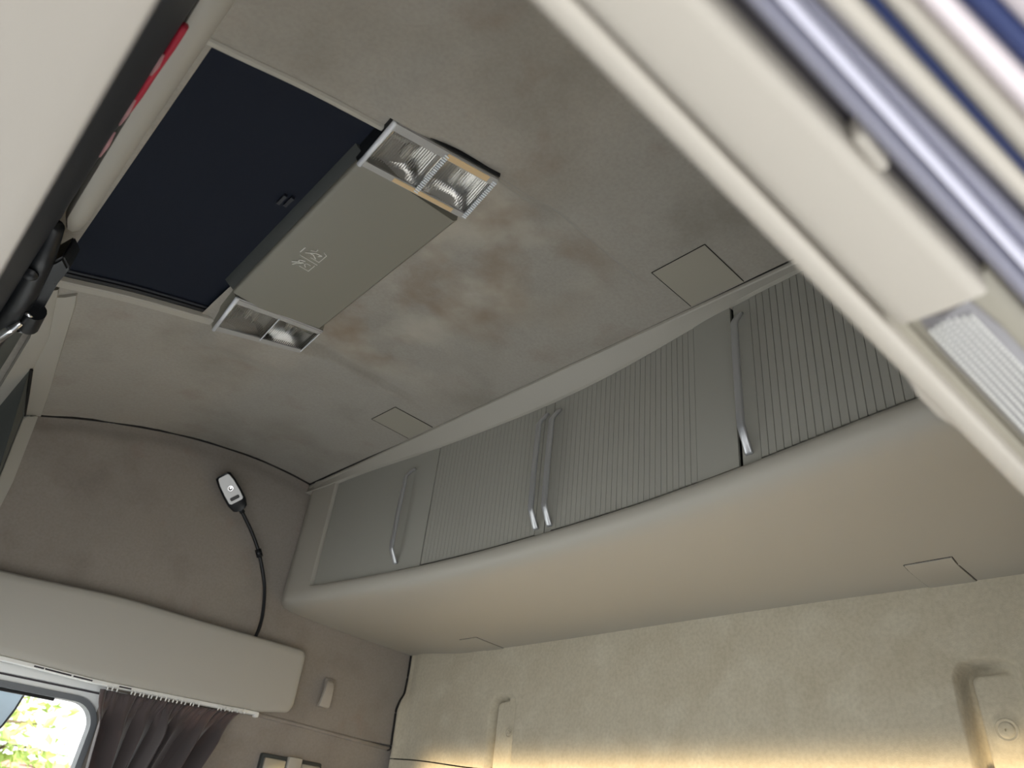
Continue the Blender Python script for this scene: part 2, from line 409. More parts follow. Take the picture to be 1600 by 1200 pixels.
# top moulding: straight front bead at the ceiling, soffit running back to the doors
def top_prof(y):
    f = xf(y); t0 = zt(y); zb_ = min(0.944, t0 + 0.022)
    return [(1.004, y, 0.972), (0.9975, y, 0.9585), (0.9985, y, 0.9540), (1.001, y, 0.9522), (f - 0.010, y, t0 + 0.0012), (f - 0.006, y, t0), (f + 0.016, y, t0 + 0.002)]
obj('top_moulding', loft([top_prof(y) for y in span(0.10, 2.10, 0.03) + [2.13, 2.15, 2.168]], closed=False, caps=False), M['plastic'], cab, angle=25)
obj('ceiling_seam', tube_bm([(0.9985, 0.1, 0.9625), (0.9985, 2.16, 0.9655)], 0.0028, 6), M['seam'], cab)
# dark carcass seen in the door gaps
obj('carcass', loft([[(xf(y) + 0.014, y, zb(y) - 0.02), (xf(y) + 0.014, y, zt(y) + 0.02), (1.30, y, zt(y) + 0.02), (1.30, y, zb(y) - 0.02)] for y in span(0.12, 2.03, 0.05)]), M['seam'], cab)

def panel_bm(y0, y1, x_off, th, z_in=0.0010, bevel=0.0012):
    """curved door panel following the cabinet face between y0 and y1"""
    secs = []
    for y in span(y0, y1, 0.03):
        e = bevel if y in (y0, y1) else 0
        f = xf(y) + x_off
        secs.append([(f + e, y, zb(y) + z_in + e), (f + e, y, zt(y) - z_in - e + 0.004), (f + th, y, zt(y) - z_in + 0.004), (f + th, y, zb(y) + z_in)])
    return loft(secs)

def handle_bm(y, zf0, zb0, zb1, zf1):
    f = xf(y); st = 0.023
    pts = [(f - 0.000, y, zf0), (f - 0.004, y, zf0 + 0.004), (f - st + 0.002, y, zb0 - 0.006), (f - st, y, zb0), (f - st - 0.001, y, (zb0 + zb1) / 2), (f - st, y, zb1), (f - st + 0.002, y, zb1 + 0.006), (f - 0.004, y, zf1 - 0.004), (f, y, zf1)]
    return tube_bm(pts, 0.0036, 8, sx=2.0, up=(1, 0, 0), square=True)

SL = {}
def slats(door, y_a, y_b, n, gap):
    """n ribs between y_a and y_b, each its own small bar that shares one mesh"""
    p = (y_b - y_a) / n
    key = (round(p, 5), gap)
    for k in range(n):
        y = y_a + p * (k + 0.5)
        z0, z1 = zb(y) + 0.0035, zt(y) + 0.001
        if key not in SL:
            bm = bmesh.new(); h = (p - gap) / 2; c = 0.0003
            loft([[(0.0, h, z), (-0.0022, h - 0.0002, z), (-0.0032, h - c, z), (-0.0032, -h + c, z), (-0.0022, -h + 0.0002, z), (0.0, -h, z)] for z in (0, 1)], bm=bm)
            o = obj('slat', bm, M['door'], door); SL[key] = o.data
        else:
            o = bpy.data.objects.new('slat', SL[key]); COL.objects.link(o); o.parent = door; o.matrix_parent_inverse = door.matrix_world.inverted()
        dx = (xf(y + 0.005) - xf(y - 0.005)) / 0.01
        o.matrix_basis = Matrix.Translation((xf(y) + 0.0032, y, z0)) @ Matrix.Rotation(-math.atan(dx), 4, 'Z') @ Matrix.Diagonal((1, 1, z1 - z0, 1))
# gaps between doors at 1.521, 1.0955 and 0.612
G1, G2, G3 = 1.521, 1.0955, 0.612
d0 = obj('door', panel_bm(1.6165, DY1 - 0.004, 0.002, 0.010), M['door'], cab, angle=30, label='smooth grey door at the far end of the cabinet')
st0 = obj('filler_strip', panel_bm(G1 + 0.0022, 1.6155, 0.0, 0.012), M['door'], cab, angle=30)
d1 = obj('door', panel_bm(G2 + 0.0014, G1 - 0.0022, 0.0032, 0.010), M['dark'], cab, label='ribbed grey door with its handle at the near edge')
obj('edge_board', panel_bm(G2 + 0.0014, G2 + 0.028, 0.0, 0.012), M['door'], d1, angle=30)
slats(d1, G2 + 0.029, G1 - 0.0035, 28, 0.0004)
d2 = obj('door', panel_bm(G3 + 0.0034, G2 - 0.0014, 0.0032, 0.010), M['dark'], cab, label='ribbed grey door with a plain upright board at its near side')
obj('edge_board', panel_bm(G2 - 0.020, G2 - 0.0014, 0.0, 0.012), M['door'], d2, angle=30)
slats(d2, 0.703, G2 - 0.021, 27, 0.0005)
obj('upright_board', panel_bm(G3 + 0.0034, 0.702, -0.0025, 0.015), M['door'], d2, angle=30)
d3 = obj('door', panel_bm(0.18, G3 - 0.003, 0.0032, 0.010), M['dark'], cab, label='nearest ribbed door, partly hidden by the cream header')
obj('edge_board', panel_bm(0.573, G3 - 0.003, 0.0, 0.012), M['door'], d3, angle=30)
slats(d3, 0.185, 0.572, 27, 0.0006)
for (d, y, a, b_, c, e) in ((d0, 1.622, 0.612, 0.650, 0.850, 0.885), (d1, 1.1185, 0.604, 0.646, 0.855, 0.892), (d2, 1.0775, 0.603, 0.645, 0.853, 0.890), (d3, 0.594, 0.626, 0.674, 0.893, 0.930)):
    obj('handle', handle_bm(y, a, b_, c, e), M['alu'], d, smooth=True, label='slim satin metal bar handle')
# flush cover plates in the underside
def under_z(x, y):
    P = low_prof(y)
    for (a, b_) in zip(P[8:], P[9:]):
        if a[0] <= x <= b_[0]: return a[2] + (b_[2] - a[2]) * (x - a[0]) / (b_[0] - a[0])
    return P[-1][2]
def plate_on(fn, x0, x1, y0, y1, off, th=0.006):
    bm = bmesh.new(); secs = []
    U = span(x0, x1, 0.02)
    for y in span(y0, y1, 0.02):
        secs.append([(x, y, fn(x, y) - off) for x in U] + [(x, y, fn(x, y) + th) for x in U[::-1]])
    return loft(secs, bm=bm)
for (y0, y1) in ((0.427, 0.508), (1.705, 1.778)):
    obj('cover_plate', plate_on(under_z, 1.405, 1.517, y0, y1, 0.0022), M['plastic'], cab, angle=40)
    fr = bmesh.new(); zc = lambda x, y: under_z(x, y)
    for yy in (y0 - 0.0012, y1 + 0.0012):
        tube_bm([(x, yy, zc(x, yy) - 0.0002) for x in span(1.404, 1.517, 0.02)], 0.0007, 5, bm=fr)
    tube_bm([(1.404, y, zc(1.404, y) - 0.0002) for y in span(y0, y1, 0.02)], 0.0007, 5, bm=fr)
    obj('cover_joint', fr, M['seam'], cab)

# cover plates let into the ceiling in front of the cabinet
for (y0, y1, lab) in ((0.556, 0.672, 'large square cover plate in the ceiling, near the cream header'), (1.505, 1.613, 'small pale cover plate in the ceiling near the far end of the cabinet')):
    p = thing('cover_plate', (0.93, (y0 + y1) / 2, 0.96), lab, 'cover plate', 'cover plates in the ceiling')
    obj('plate', plate_on(ceil_z, 0.868, 0.992, y0, y1, 0.0015), M['plate'], p, angle=40)
    fr = bmesh.new()
    for yy in (y0 - 0.001, y1 + 0.001): tube_bm([(x, yy, ceil_z(x, yy) - 0.0012) for x in span(0.867, 0.993, 0.02)], 0.0009, 5, bm=fr)
    tube_bm([(0.867, y, ceil_z(0.867, y) - 0.0012) for y in span(y0, y1, 0.02)], 0.0009, 5, bm=fr)
    obj('joint', fr, M['seam'], p)

# ------------------------------------------------------------------ roof hatch with its dark blind
hatch = thing('roof_hatch', (0.19, 1.14, 0.91), 'roof hatch closed by a dark navy roller blind', 'hatch')
hz = lambda x: ceil_z(x, 1.14)
bm = loft([[(x, HY0 - 0.02, hz(x) + 0.010), (x, HY1 + 0.02, hz(x) + 0.010), (x, HY1 + 0.02, hz(x) + 0.014), (x, HY0 - 0.02, hz(x) + 0.014)] for x in span(HX0 - 0.03, HX1 + 0.08, 0.03)])
obj('blind', bm, M['blind'], hatch, smooth=False)
# frame: far and near side rails stand proud, front rail flush
def rail(y0, y1, dz0, dz1, x0=HX0 - 0.012, x1=HX1 + 0.045):
    return loft([[(x, y0, hz(x) + dz1), (x, y0, hz(x) + dz0 + 0.003), (x, y0 + 0.003, hz(x) + dz0), (x, y1 - 0.004, hz(x) + dz0), (x, y1, hz(x) + dz0 + 0.004), (x, y1, hz(x) + dz1)] for x in span(x0, x1, 0.03)])
obj('side_rail', rail(HY1 - 0.006, HY1 + 0.022, -0.012, 0.012), M['plastic'], hatch, angle=40)
obj('side_rail', rail(HY0 - 0.012, HY0 + 0.002, -0.004, 0.012), M['plastic'], hatch, angle=40)
obj('guide_channel', rail(HY1 - 0.020, HY1 - 0.007, -0.001, 0.012), M['black'], hatch, angle=40)
obj('guide_channel', rail(HY1 - 0.028, HY1 - 0.021, 0.003, 0.012), M['blackface'], hatch, angle=40)
bm = box_bm(0.279, 0.286, 1.020, 1.050, hz(0.28) + 0.004, hz(0.28) + 0.011, 0.001); obj('pull_tab', bm, M['blackface'], hatch)
bm = box_bm(0.291, 0.298, 1.018, 1.048, hz(0.29) + 0.004, hz(0.29) + 0.011, 0.001); obj('pull_tab', bm, M['blackface'], hatch)

# ------------------------------------------------------------------ console behind the hatch, with a lamp at each end
con = thing('roof_console', (0.43, 1.1, 0.96), 'long grey-beige roof console panel behind the dark hatch', 'console')
def con_sec(y):
    t = (y - 0.83) / 0.52
    xa = 0.326 + 0.020 * t; xb = 0.521 + 0.017 * t     # front and back edge
    zl = 0.930
    return [(xa - 0.004, y, 0.968), (xa - 0.0055, y, 0.937), (xa - 0.004, y, 0.933), (xa - 0.0005, y, 0.9305), (xa + 0.006, y, zl), (xa + 0.07, y, zl - 0.0015), (xb - 0.05, y, zl + 0.001), (xb - 0.006, y, zl + 0.003), (xb, y, zl + 0.010), (xb + 0.002, y, 0.985), (xa, y, 0.99)]
obj('cover', loft([con_sec(y) for y in span(0.835, 1.352, 0.03)]), M['console'], con, angle=40)
obj('front_bevel', loft([[(0.326 + 0.020 * (y - 0.83) / 0.52 + dx, y, z) for dx, z in ((-0.0045, 0.937), (-0.018, 0.944), (-0.034, 0.955), (-0.040, 0.966), (-0.0045, 0.970))] for y in span(0.835, 1.352, 0.03)]), M['slot'], con, angle=40, label='dark grey strip along the front of the console')  # dark grey sloping strip along the console's front edge
# pictogram: thin white print, two small boxes with a seated figure, a line between them
def stroke(bm, pts, wd=0.0013, z=0.9274):
    P = [Vector((p[0], p[1], z)) for p in pts]
    for a, b_ in zip(P, P[1:]):
        d = (b_ - a)
        if d.length < 1e-6: continue
        n = Vector((-d.y, d.x, 0)).normalized() * wd / 2; e = d.normalized() * wd / 3
        q = [a - n - e, b_ - n + e, b_ + n + e, a + n - e]
        lo = [bm.verts.new(v) for v in q]; hi = [bm.verts.new(v + Vector((0, 0, 0.0012))) for v in q]
        bm.faces.new(lo); bm.faces.new(hi[::-1])
        for i in range(4): bm.faces.new((lo[i], hi[i], hi[(i + 1) % 4], lo[(i + 1) % 4]))
PX, PY = 0.372, 1.165            # print frame: u along -Y (up the print), v along +X
def pp(u, v): return (PX + v, PY - u)
bm = bmesh.new()
stroke(bm, [pp(0.036, 0.004), pp(0.036, 0.042)])                                     # dividing line
stroke(bm, [pp(0.006, 0.020), pp(0.006, 0.040), pp(0.030, 0.040)])                   # first box, open at the top
stroke(bm, [pp(0.012, 0.030), pp(0.018, 0.024), pp(0.024, 0.026), pp(0.024, 0.034)])
stroke(bm, [pp(0.006, 0.004), pp(0.014, 0.012), pp(0.020, 0.020)], 0.0028); stroke(bm, [pp(0.000, 0.008), pp(0.010, 0.012), pp(0.016, 0.018)], 0.0022)
stroke(bm, [pp(0.014, 0.012), pp(0.023, 0.011), pp(0.027, 0.020)], 0.0026)
stroke(bm, [pp(0.046, 0.022), pp(0.046, 0.040), pp(0.074, 0.040), pp(0.078, 0.032)])  # second box
stroke(bm, [pp(0.050, 0.008), pp(0.056, 0.014), pp(0.056, 0.022), pp(0.050, 0.030)], 0.0018); stroke(bm, [pp(0.056, 0.014), pp(0.064, 0.022), pp(0.066, 0.032)], 0.0018)
stroke(bm, [pp(0.064, 0.012), pp(0.070, 0.020), pp(0.076, 0.020)], 0.0014); stroke(bm, [pp(0.060, 0.030), pp(0.066, 0.034)], 0.002)
stroke(bm, [pp(0.044, 0.000), pp(0.062, 0.000)], 0.0018)
obj('pictogram', bm, M['print'], con, label='small white pictogram of two figures in boxes')

def roof_lamp(cA, cB, cC, cD, lab, near):
    """lens corners: A front-outer, B front-inner, C back-inner, D back-outer, seen from below"""
    A, B, C_, D = [Vector((p[0], p[1], 0.930)) for p in (cA, cB, cC, cD)]
    ctr = (A + B + C_ + D) / 4
    L = thing('roof_lamp', (ctr.x, ctr.y, 0.97), lab, 'lamp', None)
    def at(s, t, z):               # s 0..1 front to back, t 0..1 outer to inner
        p = A.lerp(D, s).lerp(B.lerp(C_, s), t); return Vector((p.x, p.y, z))
    # reflector tray: two bowls with a rib between, open below
    bm = bmesh.new()
    def bowl(s, t):
        e = min(min(s, 1 - s) / 0.10, min(t, 1 - t) / 0.14, 1.0)
        k = 0.5 + 0.5 * math.cos(2 * math.pi * (s * 2 % 1.0)) if True else 0
        return 0.938 + 0.024 * max(0, e) * (1 - 0.75 * k ** 3)
    grid_bm(span(0.02, 0.98, 0.03), span(0.02, 0.98, 0.06), lambda s, t: at(s, t, bowl(s, t)), bm=bm)
    obj('reflector', bm, M['reflector'], L, smooth=True)
    # body walls round the tray
    bm = bmesh.new()
    for (s0, t0), (s1, t1) in (((0, 0), (1, 0)), ((0, 1), (1, 1)), ((1, 0), (1, 1)), ((0, 0), (0, 1))):
        a, b_ = at(s0, t0, 0), at(s1, t1, 0); inn = (ctr - (a + b_) / 2); inn.z = 0; inn.normalize()
        quadsolid([(a.x, a.y, 0.934), (b_.x, b_.y, 0.934), (b_.x, b_.y, 0.985), (a.x, a.y, 0.985)], inn, 0.003, bm=bm)
    obj('housing', bm, M['console'], L)
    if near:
        for t, sa, sb in (((0.005, 0.115), 0.50, 0.92), ((0.90, 0.985), 0.28, 0.86)):  # amber strips stand in for warm light reflected in the lens border
            obj('reflection_strip', loft([[at(q, t[0], 0.9266), at(q, t[1], 0.9266), at(q, t[1], 0.929), at(q, t[0], 0.929)] for q in span(sa, sb, 0.1)]), M['amber'], L, label='warm reflection painted on the lens border')
    bm = bmesh.new()
    for t in ((-0.01, 0.13), (0.885, 1.0)):
        loft([[at(s, t[0], 0.9275), at(s, t[1], 0.9275), at(s, t[1], 0.9325), at(s, t[0], 0.9325)] for s in (0.0, 0.5, 1.0)], bm=bm)
    obj('side_border', bm, M['frost'], L)
    # bulbs, one under each bowl
    for s in (0.26, 0.74):
        p0, p1 = at(s, 0.35, 0.948), at(s, 0.65, 0.948)
        obj('bulb', tube_bm([p0, p0.lerp(p1, 0.06), p0.lerp(p1, 0.5), p0.lerp(p1, 0.94), p1], [0.001, 0.005, 0.006, 0.005, 0.001], 10), M['bulb'], L, smooth=True)
    # clear lens with fine prism ribs
    bm = bmesh.new(); n = 44; secs = []
    for k in range(n * 2 + 1):
        s = 0.02 + 0.96 * k / (2 * n); z = 0.9285 - (0.0011 if k % 2 else 0.0)
        secs.append([at(s, 0.03, z), at(s, 0.97, z), at(s, 0.97, 0.9325), at(s, 0.03, 0.9325)])
    loft(secs, bm=bm); obj('lens', bm, M['lens'], L)
    # frame: bright front bar, thin sides, toothed ribs in the middle and at the back
    obj('front_bar', tube_bm([at(-0.02, -0.01, 0.929), at(-0.02, 1.01, 0.929)], 0.0048, 10), M['barwhite'], L, smooth=True)
    bm = bmesh.new()
    for t in (0.0, 1.0): tube_bm([at(0, t, 0.931), at(1, t, 0.931)], 0.0016, 8, bm=bm)
    tube_bm([at(1.0, 0, 0.931), at(1.0, 1, 0.931)], 0.0015, 8, bm=bm)
    obj('lens_frame', bm, M['frost'], L)
    for s in (0.5, 0.985):
        bm = bmesh.new()
        if near:
            for k in range(20):
                p = at(s, 0.06 + 0.88 * k / 19, 0.9265); box_bm(p.x - 0.004, p.x + 0.004, p.y - 0.0012, p.y + 0.0012, p.z - 0.001, p.z + 0.002, bm=bm)
        else:
            tube_bm([at(s, 0.08, 0.9265), at(s, 0.92, 0.9265)], 0.0013, 6, bm=bm)
        obj('tooth_rib', bm, M['barwhite'], L, kind='stuff' if near else None)
    bm = quadsolid([at(-0.02, -0.02, 0.934), at(1.0, -0.02, 0.934), at(1.0, -0.02, 0.952), at(-0.02, -0.02, 0.952)], A - B, 0.0018)
    obj('outer_edge', bm, M['black'] if near else M['plastic'], L)
    bm = quadsolid([at(-0.03, 0.0, 0.932), at(-0.03, 1.0, 0.932), at(-0.13, 1.0, 0.962), at(-0.13, 0.0, 0.962)], (-0.2, 0, -1), 0.003)
    obj('front_cheek', bm, M['black'] if near else M['console'], L)
    return L
roof_lamp((0.322, 0.738), (0.331, 0.850), (0.521, 0.813), (0.501, 0.702), 'near roof lamp with a bright chrome front edge and warm reflections painted along its sides', True)
roof_lamp((0.379, 1.512), (0.362, 1.362), (0.541, 1.318), (0.551, 1.432), 'far roof lamp, smaller in view, clear lens with one square reflector', False)

# ------------------------------------------------------------------ gooseneck reading lamp on the far wall
gl = thing('reading_lamp', (0.955, 2.13, 0.47), 'small silver reading lamp on a thin black gooseneck, standing up the far wall', 'lamp')
nk = smooth_path([(0.942, 2.130, 0.440), (0.950, 2.135, 0.480), (0.951, 2.138, 0.520), (0.940, 2.14, 0.579), (0.920, 2.14, 0.631), (0.880, 2.135, 0.695), (0.839, 2.13, 0.742), (0.782, 2.118, 0.790)], 8)
obj('gooseneck', tube_bm(nk, 0.0052, 10), M['black'], gl, smooth=True)
obj('clip_ring', tube_bm([(0.892, 2.136, 0.678), (0.878, 2.134, 0.697)], 0.0095, 12), M['black'], gl, smooth=True)
hd = Vector((0.782, 2.118, 0.790)); tip = Vector((0.700, 2.112, 0.862))
ax = (tip - hd).normalized(); nrm = (Vector((0, 0, 0)) - (hd + tip) / 2); nrm = (nrm - ax * nrm.dot(ax)).normalized(); sd = ax.cross(nrm)
def head_pt(u, v, h): return hd + ax * u + sd * v + nrm * h
def slab(us_, hw, h0, h1, rnd):
    bm = bmesh.new(); out = []
    for h, ins in ((h0, rnd), (h0 + rnd, 0), (h1 - rnd, 0), (h1, rnd)):
        L_ = [head_pt(u, -(w_ - ins), h) for u, w_ in zip(us_, hw)] + [head_pt(u, w_ - ins, h) for u, w_ in zip(us_[::-1], hw[::-1])]
        out.append(L_)
    return loft(out, bm=bm)
obj('head', slab([-0.006, 0.000, 0.02, 0.05, 0.085, 0.108, 0.112], [0.012, 0.021, 0.027, 0.028, 0.026, 0.022, 0.016], -0.010, 0.012, 0.004), M['black'], gl, angle=50)
obj('face_plate', slab([0.022, 0.026, 0.05, 0.085, 0.104, 0.107], [0.017, 0.0215, 0.0225, 0.021, 0.017, 0.013], 0.010, 0.0150, 0.001), M['silver'], gl, angle=40, label='silver face of the lamp head')
obj('light_eye', lathe_bm([(0.009, -0.002), (0.009, 0.002), (0.0075, 0.003), (0.005, 0.001), (0.0, 0.0015)], 20, head_pt(0.066, 0.002, 0.0155), nrm), M['chrome'], gl, smooth=True)
obj('switch', slab([0.030, 0.0315, 0.0385, 0.040], [0.011, 0.0135, 0.0135, 0.011], 0.0145, 0.0175, 0.0008), M['black'], gl, angle=40)
obj('neck_socket', tube_bm([head_pt(-0.016, 0, 0), head_pt(0.004, 0, 0)], 0.0075, 12), M['black'], gl, smooth=True)

# ------------------------------------------------------------------ far pelmet, curtain rail, curtain
pel = thing('window_pelmet', (0.4, 2.15, 0.36), 'long pale moulded panel over the far window', 'panel')
ptop = lambda x: interp(x, [-0.6, 0.277, 0.574, 0.805, 1.108], [0.40, 0.446, 0.462, 0.458, 0.455])
pbot = lambda x: interp(x, [-0.6, 0.355, 0.588, 0.87, 1.0, 1.11], [0.275, 0.268, 0.261, 0.265, 0.268, 0.284])
secs = []
for x in span(0.05, 1.05, 0.05) + [1.075, 1.09, 1.095, 1.100, 1.1045, 1.1075, 1.1085]:
    e = 0 if x < 1.09 else (1 - math.sqrt(max(0, 1 - ((x - 1.09) / 0.0186) ** 2)))
    zt_, zb__ = ptop(x) - 0.010 * e, pbot(x) + 0.022 * e
    yf = 2.118 + 0.004 * e
    secs.append([(x, YW + 0.006, zt_ - 0.002), (x, yf + 0.006, zt_), (x, yf, zt_ - 0.006), (x, yf - 0.0005, zt_ - 0.02), (x, yf - 0.0005, zb__ + 0.02), (x, yf, zb__ + 0.006), (x, yf + 0.006, zb__), (x, YW + 0.006, zb__ + 0.004)])
obj('fascia', loft(secs), M['pelmet'], pel, angle=50)
rl = thing('curtain_rail', (0.6, 2.13, 0.25), 'white slotted curtain rail under the pale window pelmet', 'curtain rail')
rp_ = [(x, 2.128, pbot(x) - 0.004) for x in span(-0.5, 0.98, 0.06)] + [(1.005, 2.128, 0.264)]
obj('rail', tube_bm(rp_, 0.0055, 8, sx=1.6, square=True), M['white'], rl, angle=50)
for (a, b_) in ((0.43, 0.452), (0.455, 0.515), (0.52, 0.565), (0.63, 0.66)):
    obj('slot', tube_bm([(a, 2.1195, pbot(a) - 0.0045), (b_, 2.1195, pbot(b_) - 0.0045)], 0.0018, 6), M['seal'], rl)
obj('end_stop', box_bm(1.000, 1.012, 2.118, 2.136, 0.254, 0.268, 0.003), M['white'], rl)
cur = thing('curtain', (0.78, 2.13, 0.25), 'dark brown pleated curtain drawn beside the far window', 'curtain')
NF = 420
prnd = random.Random(9)
ph = [(prnd.uniform(0, 6.28), prnd.uniform(0.7, 1.3)) for _ in range(8)]
def cur_pt(u, t):                 # u 0..1 across, t 0..1 down
    xt = 0.598 + 0.372 * u; xb_ = 0.640 + 0.150 * u - 0.01 * math.sin(u * 3.1)
    k = sstep(0.02, 0.22, t)
    x = xt + (xb_ - xt) * t ** 0.8
    w_ = u + 0.020 * math.sin(11 * u + 1.0) + 0.012 * math.sin(23 * u) + 0.018 * math.sin(5 * t + 9 * u) * k
    p1 = 6.6 * w_ + 0.2
    n1 = math.floor(p1)
    big = abs(math.sin(math.pi * p1)) ** 1.2 * (0.75 + 0.35 * math.sin(2.4 * n1 + 1))
    p2 = 13.2 * w_ + 0.5 * t
    mid = abs(math.sin(math.pi * p2)) ** 0.7
    top = abs(math.sin(math.pi * 24 * u)) ** 0.8
    j = sstep(0.16, 0.0, t - 0.05 * math.sin(2.7 * n1))
    y = 2.172 - 0.074 * big * k - 0.012 * mid * j - 0.005 * mid * (1 - j) * (n1 % 2) - 0.005 * top * sstep(0.10, 0.0, t) - 0.014 * (1 - k)
    x += 0.010 * k * math.sin(2 * math.pi * p1) * 0.6
    return (x, y, 0.247 + 0.012 * u * u - 0.42 * t)
bm = grid_bm([i / NF for i in range(NF + 1)], span(0, 1, 0.025), cur_pt)
cl = obj('cloth', bm, M['curtain'], cur, smooth=True)
md = cl.modifiers.new('thickness', 'SOLIDIFY'); md.thickness = 0.0012
gm = None
for k in range(34):
    if k in (3, 4, 22, 23, 24, 25): continue
    u = (k + 0.5) / 34; x = 0.598 + 0.372 * u
    if gm is None:
        o = obj('glider', tube_bm([(0, 0, 0.006), (0, -0.001, 0.0), (0, 0.0005, -0.006)], [0.0012, 0.0022, 0.0012], 6), M['white'], cur); gm = o.data
    else:
        o = bpy.data.objects.new('glider', gm); COL.objects.link(o); o.parent = cur; o.matrix_parent_inverse = cur.matrix_world.inverted()
    o.matrix_basis = Matrix.Translation((x + prnd.uniform(-.002, .002), 2.110 - 0.003 * (k % 2), 0.2490 + 0.012 * u * u))

# coat hook and lower wall lamp
hk = thing('coat_hook', (1.23, YW - 0.01, 0.36), 'small pale plastic coat hook on the far wall', 'hook')
bm = bmesh.new(); secs = []
for z, hw, d in ((0.406, 0.008, 0.0), (0.405, 0.016, 0.004), (0.396, 0.019, 0.008), (0.372, 0.017, 0.006), (0.355, 0.013, 0.001)):
    secs.append([(1.232 + hw * math.cos(t), YW - 0.006 - d * max(0, math.sin(t)), z) for t in [math.pi * k / 10 for k in range(11)]])
loft(secs, closed=False, caps=False, bm=bm)
obj('back_plate', bm, M['wall'], hk, smooth=True)
bm = bmesh.new()
prof = [(0.398, 0.006, 0.016), (0.392, 0.011, 0.024), (0.376, 0.0135, 0.032), (0.350, 0.016, 0.036), (0.326, 0.0175, 0.037), (0.320, 0.0165, 0.036)]
loft([[(1.226 - hw - 0.012 * (0.398 - z) / 0.078, YW - d, z), (1.226 + hw - 0.012 * (0.398 - z) / 0.078, YW - d, z), (1.226 + hw - 0.012 * (0.398 - z) / 0.078, YW - d + 0.012, z), (1.226 - hw - 0.012 * (0.398 - z) / 0.078, YW - d + 0.012, z)] for z, hw, d in prof], bm=bm)
bmesh.ops.bevel(bm, geom=[e for e in bm.edges if e.calc_length() > 0.03 or True], offset=0.0015, segments=1, affect='EDGES')
obj('tongue', bm, M['cream'], hk, angle=40)
wl = thing('wall_lamp', (1.17, YW + 0.015, 0.15), 'shiny low wall lamp at the bottom edge, right of the curtain', 'lamp')
obj('bezel', box_bm(1.080, 1.275, YW + 0.006, YW + 0.03, 0.085, 0.178, 0.005), M['slot'], wl, angle=40)
obj('reflector', box_bm(1.088, 1.155, YW - 0.001, YW + 0.012, 0.092, 0.168, 0.004), M['reflector'], wl, angle=40)
obj('reflector', box_bm(1.205, 1.268, YW - 0.001, YW + 0.012, 0.092, 0.168, 0.004), M['reflector'], wl, angle=40)
obj('switch', box_bm(1.158, 1.202, YW - 0.008, YW + 0.010, 0.10, 0.180, 0.005), M['plastic'], wl, angle=40)

# ------------------------------------------------------------------ far door, its window, the outdoors
dr = bpy.data.objects.new('door_1', None); COL.objects.link(dr); dr.location = (0.1, 2.22, 0.0); dr.matrix_world = Matrix.Translation((0.1, 2.22, 0)); dr['kind'] = 'structure'
def rrect(x0, x1, z0, z1, r, n=8):
    P = []
    for (cx, cz, a0) in ((x1 - r, z1 - r, 0), (x0 + r, z1 - r, 90), (x0 + r, z0 + r, 180), (x1 - r, z0 + r, 270)):
        for k in range(n + 1):
            a = math.radians(a0 + 90 * k / n); P.append((cx + r * math.cos(a), cz + r * math.sin(a)))
    return P
def ring(y0, y1, outer, inner):
    o0 = [(x, y0, z) for x, z in outer]; i0 = [(x, y0, z) for x, z in inner]; i1 = [(x, y1, z) for x, z in inner]; o1 = [(x, y1, z) for x, z in outer]
    bm = bmesh.new(); R = [[bm.verts.new(p) for p in L_] for L_ in (o0, i0, i1, o1)]
    k = len(outer)
    for a, b_ in ((0, 1), (1, 2), (2, 3), (3, 0)):
        for i in range(k):
            j = (i + 1) % k; bm.faces.new((R[a][i], R[a][j], R[b_][j], R[b_][i]))
    return bm
WX0, WX1, WZ0, WZ1 = -0.62, 0.628, -0.55, 0.224
obj('door_frame', ring(2.192, 2.23, rrect(-0.75, 0.70, -1.3, 0.252, 0.004), rrect(WX0, WX1, WZ0, WZ1, 0.065)), M['doorpaint'], dr, angle=40)
obj('door_lintel', box_bm(-0.75, 0.75, 2.185, 2.24, 0.243, 0.30, 0.004), M['doorpaint'], dr, angle=40)
obj('lintel_gap', box_bm(-0.75, 0.70, 2.1895, 2.20, 0.2385, 0.2425), M['seal'], dr)
obj('window_seal', ring(2.186, 2.222, rrect(WX0 - 0.003, WX1 + 0.003, WZ0, WZ1 + 0.003, 0.068), rrect(WX0 + 0.012, WX1 - 0.011, WZ0 + 0.012, WZ1 - 0.011, 0.055)), M['winseal'], dr, angle=40)
obj('shade_band', box_bm(-0.58, 0.52, 2.203, 2.211, 0.206, 0.215, 0.002), M['black'], dr, angle=40)
win = obj('window_1', quadsolid([(x, 2.212, z) for x, z in rrect(WX0 + 0.008, WX1 - 0.008, WZ0 + 0.01, WZ1 - 0.008, 0.06)], (0, 1, 0), 0.003), M['glass'], kind='structure')
wd_ = thing('wind_deflector', (0.3, 2.30, 0.1), 'pale blue rounded wind deflector outside the far window', 'deflector')
def defl(t, r): 
    a = math.radians(-90 + 120 * t)
    return (0.30 + r * 0.165 * math.cos(a), 2.30, 0.235 + 0.0 + r * 0.165 * math.sin(a))
P = [(0.0, 2.30, 0.262), (0.475, 2.30, 0.262)] + [(0.475 - 0.19 * (1 - math.cos(math.radians(k * 9))) - 0.0, 2.30, 0.262 - 0.26 * math.sin(math.radians(k * 9))) for k in range(1, 11)] + [(0.0, 2.30, -0.02)]
obj('sheet', quadsolid(P, (0, 1, 0), 0.004), M['tint'], wd_)
obj('edge_rim', tube_bm(P[1:], 0.0025, 6), M['seal'], wd_)

g = bmesh.new(); grid_bm([-40, 40], [-20, 40], lambda x, y: (x, y, -2.6), bm=g)
obj('ground', g, M['ground'], kind='structure')
